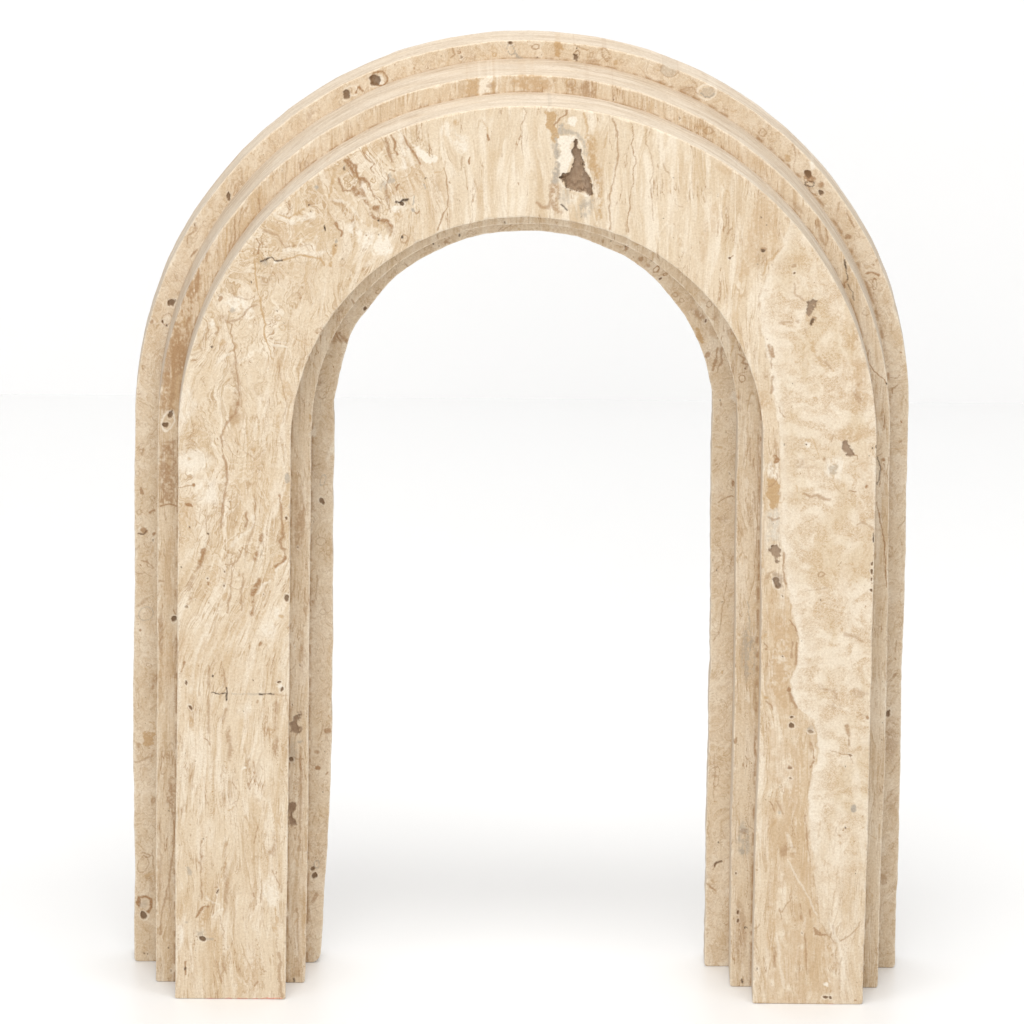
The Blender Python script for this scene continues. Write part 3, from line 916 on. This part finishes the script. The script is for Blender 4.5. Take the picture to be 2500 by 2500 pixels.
    if slab == 'B':
        for i in rng.choice(fv, 22):
            pores.append(('r', 'b', rng.uniform(.2, .5), 1.2, [(px[i], py[i]), (rng.uniform(3, 8), rng.uniform(4, 12), rng.uniform(0, 3))]))
    for i in rng.choice(fv, {'F': 70, 'M': 90, 'B': 150}[slab]):   # short wandering hairlines
        ang = rng.normal(math.pi/2, .25 if slab != 'B' else 1.0); x, y = px[i], py[i]; pts = [(x, y)]; q = rng.uniform(4, 11); turn = rng.normal(0, .12 if slab != 'B' else .5)
        for _ in range(rng.integers(2, 7)):
            ang += turn+rng.normal(0, .25); x += q*math.cos(ang); y += q*math.sin(ang); pts.append((x, y))
        pores.append(('l', rng.choice(['b', 'b', 'o', 't']), rng.uniform(.25, .6), rng.uniform(.7, 1.6), pts))
    for i in rng.choice(fv, {'F': 10, 'M': 26, 'B': 34}[slab]):    # soft stains and fillings
        pores.append(('e', rng.choice(['b', 't', 'o', 'w', 'w']), rng.uniform(.3, .6), rng.uniform(4, 9), [(px[i], py[i]), (rng.uniform(4, 12), rng.uniform(6, 26), rng.normal(0, .4))]))
    paint(qx, qy, pores, F, R1, R2, R3)
    if slab in 'MB':                                        # joint with the slab in front: glue, dirt and crevice shade painted in brown
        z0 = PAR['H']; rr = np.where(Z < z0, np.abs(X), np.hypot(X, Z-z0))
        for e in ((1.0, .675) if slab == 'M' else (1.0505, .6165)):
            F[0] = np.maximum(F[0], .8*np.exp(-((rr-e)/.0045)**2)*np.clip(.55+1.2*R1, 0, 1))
    fzz = np.zeros(n)
    if slab == 'F':                                         # edge of the pale shrubby bed that fills the outer half of the right leg
        yb_ = [0, 525, 560, 600, 640, 720, 780, 900, 1060, 1200, 1300, 1400, 1500, 1560, 1620, 1660, 1700, 1730, 1757, 1790, 1850, 1885, 1950, 2000, 2080, 2250, 2320, 2500]
        xb_ = [1945, 1930, 1924, 1908, 1886, 1858, 1856, 1880, 1903, 1909, 1905, 1920, 1936, 1952, 1948, 1932, 1934, 1948, 1986, 1997, 1998, 1984, 1975, 1975, 1984, 2004, 2050, 2060]
        dd = qx-np.interp(qy, yb_, xb_)+2.5*R1
        on = (px > 1800)*sst(522, 540, py)
        fzz = sst(-3, 3, dd)*on*(1-.75*sst(1980, 2240, py))
        F[2] = np.maximum(F[2], .55*fzz*np.exp(-np.maximum(dd-8-8*R1, 0)/16))
        F[0] = np.maximum(F[0], .45*on*np.exp(-((dd+3)/2.0)**2)*np.clip(.2+1.5*R1, 0, 1))
        F[5] = np.maximum(F[5], .55*(1-sst(-6, 2, dd))*sst(1400, 1470, py)*on*np.clip(.6+.9*R1, 0, 1)*sst(1858, 1885, px))
    F *= np.where(face, 1.0, np.where(flag < 1.5, .25, 0.0)).astype(np.float32)
    F[7] *= (flag == 0)
    u, v = flow(px, py, slab)
    side = (flag > .75)
    dep = (Y-yf)*U
    # grain on the sawn edges runs along the curve
    u = np.where(side, dep*.55+fbm(tl/120, dep/30, seed+2, 3)*14, u)
    v = np.where(side, tl*1.1, v)
    # hollow the pores out, uneven face everywhere
    hole = F[7]*(0.85+.22*fbm(px/9, py/9, 3, 2))
    und = fbm(px/70, py/110, seed+31, 2)*.9+fbm(px/9, py/9, seed+33, 2)*.25
    Y = Y+np.where(flag == 0, hole+und, np.where(flag < .75, und, 0))/U
    wear = np.where((flag == .5), 1.0, 0.0)
    P = np.stack([X*S, Y*S, Z*S], 1).astype(np.float32)
    A = np.arange(ns*nc).reshape(ns, nc)
    q = np.stack([A[:-1], A[1:], np.roll(A, -1, 1)[1:], np.roll(A, -1, 1)[:-1]], -1).reshape(-1, 4)
    caps = [A[0], A[-1][::-1]]
    me = bpy.data.meshes.new(name)
    nl = q.size+2*nc
    me.vertices.add(n); me.vertices.foreach_set('co', P.ravel())
    me.loops.add(nl); me.loops.foreach_set('vertex_index', np.concatenate([q.ravel()]+caps).astype(np.int32))
    me.polygons.add(len(q)+2)
    st = np.concatenate([np.arange(len(q))*4, [q.size, q.size+nc]]).astype(np.int32)
    me.polygons.foreach_set('loop_start', st)
    me.polygons.foreach_set('use_smooth', np.concatenate([np.ones(len(q), bool), [False, False]]))
    me.update(calc_edges=True); me.validate()
    def vec(nm, a, b, c_):
        at = me.attributes.new(nm, 'FLOAT_VECTOR', 'POINT')
        at.data.foreach_set('vector', np.stack([a, b, c_], 1).astype(np.float32).ravel())
    vec('strata', u/100, v/100, np.where(side, 5.0, 0.0))
    vec('plane', np.where(side, dep, px)/100, np.where(side, tl, py)/100, np.where(side, 3.0, 0.0))
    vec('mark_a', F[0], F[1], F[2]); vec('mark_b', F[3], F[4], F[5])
    hd = np.clip(F[7]/3.0, 0, 1)
    vec('mark_c', np.maximum(hd*(1-np.maximum(F[8], F[9])*.999), 0), np.maximum(F[8], F[9]), F[6])
    fz = np.zeros(n)
    zone = np.zeros((3, n))
    zone[1] = .55+.45*sst(1650, 1800, py)
    if slab == 'F':
        fz = fzz
        zone[0] = sst(1040, 1120, px)*(1-sst(1740, 1850, px))*(1-sst(640, 720, py))
        zone[2] = np.exp(-((px-900)/150)**2-((py-430)/150)**2)+.8*np.exp(-((px-620)/150)**2-((py-640)/230)**2)+.7*np.exp(-((px-570)/180)**2-((py-1250)/330)**2)
    vec('zone', zone[0], zone[1], np.clip(zone[2], 0, 1))
    vec('mark_d', np.where(side, 1.0, 0.0), wear, fz)
    me.materials.append(mat)
    o = bpy.data.objects.new(name, me); scene.collection.objects.link(o); o.parent = parent
    return o

# ------------------------------------------------------------------ materials
class NT:
    def __init__(s, name):
        s.m = bpy.data.materials.new(name); s.m.use_nodes = True; s.t = s.m.node_tree; s.t.nodes.clear()
    def n(s, typ, **kw):
        x = s.t.nodes.new(typ)
        for k, v in kw.items(): setattr(x, k, v)
        return x
    def link(s, a, b): s.t.links.new(a, b)
    def put(s, sock, v):
        if isinstance(v, (int, float)): sock.default_value = v
        elif isinstance(v, tuple): sock.default_value = v if len(v) != 3 or sock.type != 'RGBA' else (*v, 1)
        else: s.link(v, sock)
    def math(s, op, a, b=0.0, c=None, clamp=False):
        x = s.n('ShaderNodeMath', operation=op, use_clamp=clamp); s.put(x.inputs[0], a); s.put(x.inputs[1], b)
        if c is not None: s.put(x.inputs[2], c)
        return x.outputs[0]
    def attr(s, nm):
        x = s.n('ShaderNodeAttribute', attribute_type='GEOMETRY', attribute_name=nm)
        return x.outputs['Vector']
    def sep(s, v):
        x = s.n('ShaderNodeSeparateXYZ'); s.link(v, x.inputs[0]); return x.outputs
    def scale(s, v, f, off=(0, 0, 0)):
        x = s.n('ShaderNodeMapping'); s.link(v, x.inputs[0]); x.inputs['Scale'].default_value = f; x.inputs['Location'].default_value = off
        return x.outputs[0]
    def noise(s, v, det=4, rough=.55, dist=0.0, scale=1.0):
        x = s.n('ShaderNodeTexNoise'); s.link(v, x.inputs['Vector']); x.inputs['Scale'].default_value = scale
        x.inputs['Detail'].default_value = det; x.inputs['Roughness'].default_value = rough; x.inputs['Distortion'].default_value = dist
        return x.outputs['Fac']
    def rng(s, v, a, b, c=0.0, d=1.0):
        x = s.n('ShaderNodeMapRange', interpolation_type='SMOOTHSTEP'); s.put(x.inputs[0], v)
        for i, k in enumerate((a, b, c, d)): x.inputs[i+1].default_value = k
        return x.outputs[0]
    def mix(s, f, a, b, mode='MIX'):
        x = s.n('ShaderNodeMix', data_type='RGBA', blend_type=mode); s.put(x.inputs[0], f); s.put(x.inputs[6], a); s.put(x.inputs[7], b)
        return x.outputs[2]

CREAM, PALE, TAN = (.735, .617, .468), (.825, .732, .60), (.59, .44, .28)
BROWN, OCHRE, GREY, DARK = (.36, .215, .115), (.53, .365, .21), (.43, .375, .31), (.07, .042, .025)

def stone(name, band=1.0, line=1.0, speck=1.0, iso=0.0, toned=0.0):
    k = NT(name); st = k.attr('strata'); pl = k.attr('plane')
    ma, mb, mc, md = (k.sep(k.attr('mark_'+c)) for c in 'abcd')
    side, wear, fuzz = md[0], md[1], md[2]
    zn = k.sep(k.attr('zone')); quiet = k.math('SUBTRACT', 1.0, k.math('MULTIPLY', zn[0], .62)); bold = zn[2]
    # broad beds: cream against tan
    bed = k.noise(k.scale(st, (1.7, .28, 1)), 4, .55, .3)
    col = k.mix(k.math('MULTIPLY', k.rng(bed, .46, .66), .62*band), CREAM, TAN)
    pale = k.noise(k.scale(st, (3.1, .45, 1), (7, 3, 0)), 4, .6, .4)
    col = k.mix(k.math('MULTIPLY', k.rng(pale, .48, .62), .9), col, PALE)
    # thin laminae
    lam = k.noise(k.scale(st, (12, .6, 1), (2, 9, 0)), 6, .68, .25)
    col = k.mix(k.math('MULTIPLY', k.math('MULTIPLY', k.rng(lam, .50, .70), .5*line), quiet), col, (.57, .43, .285))
    lam2 = k.noise(k.scale(st, (19, 1.3, 1), (12, 1, 0)), 5, .65, .2)
    col = k.mix(k.math('MULTIPLY', k.rng(lam2, .55, .72), .6*line), col, PALE)
    # agate-like contour lines between the beds
    cn = k.noise(k.scale(st, (1.8, .19, 1), (21, 4, 0)), 4, .52, .5)
    fr_ = k.math('FRACT', k.math('MULTIPLY', cn, 14.0))
    cl = k.rng(k.math('ABSOLUTE', k.math('SUBTRACT', fr_, .5)), .03, .17, 1.0, 0.0)
    cmod = k.rng(k.noise(k.scale(pl, (1.9, 1.5, 1), (11, 0, 2)), 4, .65), .42, .60)
    col = k.mix(k.math('MULTIPLY', k.math('MULTIPLY', cl, cmod), k.math('MULTIPLY', k.math('ADD', k.math('MULTIPLY', bold, .5), .55*line), quiet)), col, (.47, .325, .195))
    cl2 = k.rng(k.math('ABSOLUTE', k.math('SUBTRACT', fr_, .22)), .02, .14, 1.0, 0.0)
    col = k.mix(k.math('MULTIPLY', k.math('MULTIPLY', cl2, cmod), .6*line), col, PALE)
    mid = k.noise(k.scale(st, (5, .34, 1), (5, 15, 0)), 5, .62, .3)
    col = k.mix(k.math('MULTIPLY', k.rng(mid, .53, .68), k.math('MULTIPLY', k.math('ADD', .62*band, k.math('MULTIPLY', bold, .3)), quiet)), col, (.53, .39, .25))
    # swirled patches: closed contour lines of an even noise
    sw = k.noise(k.scale(pl, (.95, .8, 1), (3, 17, 0)), 5, .55, .6)
    fs = k.math('FRACT', k.math('MULTIPLY', sw, 11.0))
    s1 = k.rng(k.math('ABSOLUTE', k.math('SUBTRACT', fs, .5)), .02, .13, 1.0, 0.0)
    s2 = k.rng(k.math('ABSOLUTE', k.math('SUBTRACT', fs, .72)), .05, .2, 1.0, 0.0)
    sm = k.rng(k.noise(k.scale(pl, (2.6, 2.2, 1), (1, 0, 9)), 4, .65), .40, .58)
    bl = k.math('MAXIMUM', bold, .0 if not iso else iso*2.0)
    col = k.mix(k.math('MULTIPLY', k.math('MULTIPLY', s2, bl), .75), col, PALE)
    col = k.mix(k.math('MULTIPLY', k.math('MULTIPLY', k.math('MULTIPLY', s1, sm), bl), .8), col, (.44, .295, .165))
    # rare thin brown veins: zero crossings of a bedding-stretched noise, broken along their length
    vn = k.noise(k.scale(st, (4.2, .42, 1), (31, 5, 0)), 5, .62, .5)
    ridge = k.rng(k.math('ABSOLUTE', k.math('SUBTRACT', vn, .5)), .0, .016, 1.0, 0.0)
    brk = k.rng(k.noise(k.scale(pl, (2.2, 1.0, 1), (3, 0, 4)), 3, .6), .50, .60)
    col = k.mix(k.math('MULTIPLY', k.math('MULTIPLY', ridge, brk), .8*line), col, BROWN)
    # speckled rows
    zone = k.rng(k.noise(k.scale(st, (6.5, .7, 1), (17, 2, 0)), 4, .6, .4), .51, .62)
    sp = k.rng(k.noise(k.scale(pl, (30, 26, 1)), 3, .6, .6), .54, .66)
    col = k.mix(k.math('MULTIPLY', k.math('MULTIPLY', k.math('MULTIPLY', zone, sp), .95*speck), k.math('MULTIPLY', zn[1], quiet)), col, (.44, .275, .14))
    # feathery mottling of the shrubby bed
    f1 = k.noise(k.scale(pl, (13, 16, 1), (1, 8, 0)), 6, .76, 2.0)
    f2 = k.noise(k.scale(pl, (2.0, 2.4, 1), (4, 4, 0)), 4, .6, .8)
    fm = k.math('MULTIPLY', k.rng(f1, .465, .55), k.rng(f2, .40, .58))
    fpl = k.mix(k.math('MULTIPLY', k.rng(f2, .42, .62), .30), PALE, TAN)
    fpl = k.mix(k.math('MULTIPLY', k.rng(k.noise(k.scale(pl, (.9, .55, 1), (2, 7, 3)), 4, .6, .5), .44, .62), .6), fpl, (.62, .48, .31))
    fpl = k.mix(k.math('MULTIPLY', fm, .66), fpl, (.47, .30, .155))
    fpl = k.mix(k.math('MULTIPLY', k.rng(k.noise(k.scale(pl, (2.6, 1.3, 1), (9, 9, 0)), 3, .5), .55, .7), .6), fpl, PALE)
    amt = k.math('MULTIPLY', fuzz, .85)
    if iso: amt = k.math('MAXIMUM', amt, iso)
    col = k.mix(amt, col, fpl)
    # fine worm-like curls and crumbs everywhere
    patch = k.rng(k.noise(k.scale(pl, (1.3, .9, 1), (2, 6, 0)), 4, .6, .5), .36, .62, .25, 1.0)
    for fr, am, off in ((9, .22, 6), (15, .26, 3)):
        curl = k.noise(k.scale(pl, (fr, fr*.85, 1), (off, 2, off)), 3, .6, 1.4)
        cr = k.rng(k.math('ABSOLUTE', k.math('SUBTRACT', curl, .5)), 0, .05, 1.0, 0.0)
        col = k.mix(k.math('MULTIPLY', k.math('MULTIPLY', k.math('MULTIPLY', cr, patch), quiet), am), col, (.56, .385, .235))
    crumb = k.rng(k.noise(k.scale(pl, (26, 24, 1), (8, 8, 1)), 3, .65, .8), .56, .70)
    col = k.mix(k.math('MULTIPLY', crumb, .34), col, PALE)
    # sawn edges: greyer, fine saw streaks
    sv = k.noise(k.scale(st, (16, .5, 1)), 6, .75)
    edge = k.mix(k.rng(sv, .42, .60), (.72, .645, .55), (.52, .44, .355))
    edge = k.mix(k.math('MULTIPLY', k.rng(k.noise(k.scale(pl, (2.4, .8, 1)), 4, .6), .5, .7), .5), edge, (.66, .55, .42))
    col = k.mix(k.math('MULTIPLY', side, .62), col, edge)
    if toned: col = k.mix(toned, col, (.60, .47, .335))
    # worn pale arris
    wn = k.rng(k.noise(k.scale(pl, (8, 8, 1)), 3, .6), .36, .58)
    col = k.mix(k.math('MULTIPLY', k.math('MULTIPLY', wear, wn), .5), col, (.84, .75, .62))
    # individual marks
    brk2 = k.rng(k.noise(k.scale(pl, (22, 22, 1), (5, 5, 5)), 4, .65), .30, .54, .6, 1.0)
    col = k.mix(k.math('MULTIPLY', mb[2], .85), col, (.56, .40, .25))
    col = k.mix(k.math('MULTIPLY', ma[2], .85), col, (.86, .79, .68))
    col = k.mix(k.math('MULTIPLY', ma[1], brk2), col, OCHRE)
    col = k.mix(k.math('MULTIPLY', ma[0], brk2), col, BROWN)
    col = k.mix(k.math('MULTIPLY', mb[0], brk2), col, GREY)
    col = k.mix(k.math('MULTIPLY', mb[1], brk2), col, DARK)
    col = k.mix(mc[1], col, k.mix(k.noise(k.scale(pl, (14, 9, 1)), 4, .7), (.17, .10, .06), (.44, .31, .215)))
    col = k.mix(k.math('MULTIPLY', mc[0], .85), col, (.19, .115, .065))
    col = k.mix(k.math('MULTIPLY', mc[2], .6), col, (.75, .12, .12))
    # tiny pores and grain
    vo = k.n('ShaderNodeTexVoronoi'); k.link(k.scale(pl, (9, 7, 1)), vo.inputs['Vector']); vo.inputs['Scale'].default_value = 1
    pick = k.sep(vo.outputs['Color'])[0]
    pore = k.math('MULTIPLY', k.rng(vo.outputs['Distance'], .05, .12, 1, 0), k.math('GREATER_THAN', pick, .90))
    col = k.mix(k.math('MULTIPLY', pore, .7), col, (.2, .12, .07))
    gr = k.noise(k.scale(pl, (19, 19, 1)), 4, .8)
    col = k.mix(1.0, col, k.mix(k.rng(gr, .34, .64), (.905, .885, .86), (1.045, 1.05, 1.055)), 'MULTIPLY')
    hs = k.n('ShaderNodeHueSaturation'); hs.inputs['Saturation'].default_value = 1.09; hs.inputs['Value'].default_value = .95; k.link(col, hs.inputs['Color'])
    b = k.n('ShaderNodeBsdfPrincipled'); k.link(hs.outputs[0], b.inputs['Base Color'])
    b.inputs['Roughness'].default_value = .72; b.inputs['Specular IOR Level'].default_value = .3
    h = k.math('ADD', k.math('MULTIPLY', gr, .5), k.math('MULTIPLY', lam, .5))
    h = k.math('SUBTRACT', h, k.math('MULTIPLY', k.math('MULTIPLY', zone, sp), .6))
    h = k.math('SUBTRACT', h, pore)
    bp = k.n('ShaderNodeBump'); bp.inputs['Strength'].default_value = .35; bp.inputs['Distance'].default_value = .0006
    k.link(h, bp.inputs['Height']); k.link(bp.outputs[0], b.inputs['Normal'])
    o = k.n('ShaderNodeOutputMaterial'); k.link(b.outputs[0], o.inputs[0])
    return k.m

def plain(name, col, rough, bump=0.0):
    k = NT(name); b = k.n('ShaderNodeBsdfPrincipled')
    tc = k.n('ShaderNodeTexCoord').outputs['Object']
    c = k.mix(k.noise(tc, 3, .5, 0, 6.0), tuple(x*.985 for x in col), col); k.link(c, b.inputs['Base Color'])
    b.inputs['Roughness'].default_value = rough
    o = k.n('ShaderNodeOutputMaterial'); k.link(b.outputs[0], o.inputs[0]); return k.m

# ------------------------------------------------------------------ setting: white table sheet and the wall behind it
def floor_hit(px, py):
    d = FWD*FPX+RGT*(px-1250-SX)-UPV*(py-1250-SY); t = -CAMP[2]/d[2]; return (CAMP+d*t)*S
WALL_Y = float(floor_hit(1250, 975)[1])
def sheet(name, verts, faces, mat, kind):
    me = bpy.data.meshes.new(name); me.from_pydata(verts, [], faces); me.materials.append(mat)
    o = bpy.data.objects.new(name, me); scene.collection.objects.link(o); o['kind'] = kind
    return o
fl = sheet('floor', [(-4, -4, 0), (4, -4, 0), (4, WALL_Y+.3, 0), (-4, WALL_Y+.3, 0)], [(0, 1, 2, 3)], plain('white_table_sheet', (.86, .86, .858), .38), 'structure')
bd = sheet('backdrop', [(-4, WALL_Y, -.05), (4, WALL_Y, -.05), (4, WALL_Y+.05, 4), (-4, WALL_Y+.05, 4)], [(0, 1, 2, 3)], plain('white_backdrop_paper', (.93, .93, .93), .7), 'structure')

# ------------------------------------------------------------------ the travertine arch
root = bpy.data.objects.new('stone_arch', None); scene.collection.objects.link(root)
root['label'] = 'beige travertine arch sculpture of three stepped slabs standing on white surface'
root['category'] = 'sculpture'
m_front = stone('vein_cut_travertine', 1.0, 1.0, .8)
m_mid = stone('banded_travertine', 1.3, 1.5, 1.1, .14, .10)
m_back = stone('reed_fossil_travertine', .9, 1.1, 1.2, .36, .08)
dense = np.linspace(0, 1, 150)
edgy = np.concatenate([np.linspace(0, .21, 46), np.linspace(.21, .79, 30)[1:-1], np.linspace(.79, 1, 46)])
edgy2 = np.concatenate([np.linspace(0, .18, 52), np.linspace(.18, .82, 26)[1:-1], np.linspace(.82, 1, 52)])
a = make_slab('arch_slab', 'F', 'FO', 'FI', 0.0, Y1+.006, 0, 0, m_front, root, dense, 2750, (5, 5, 5), 101)
a['label'] = 'narrow frontmost slab with wavy vertical veins and a brown crystal cavity at its crown'
b = make_slab('arch_slab', 'M', 'MO', 'MI', Y1, Y2+.006, -.00482, -.00167, m_mid, root, edgy, 2500, (7, 7, 7), 202)
b['label'] = 'middle slab stepping out behind the front slab, with darker brown streaks on its left leg'
c = make_slab('arch_slab', 'B', 'BO', 'BI', Y2, Y3, -.00638, -.00859, m_back, root, edgy2, 2500, (10, 24, 9), 303)
c['label'] = 'widest rear slab with ring-shaped fossil marks and pits'
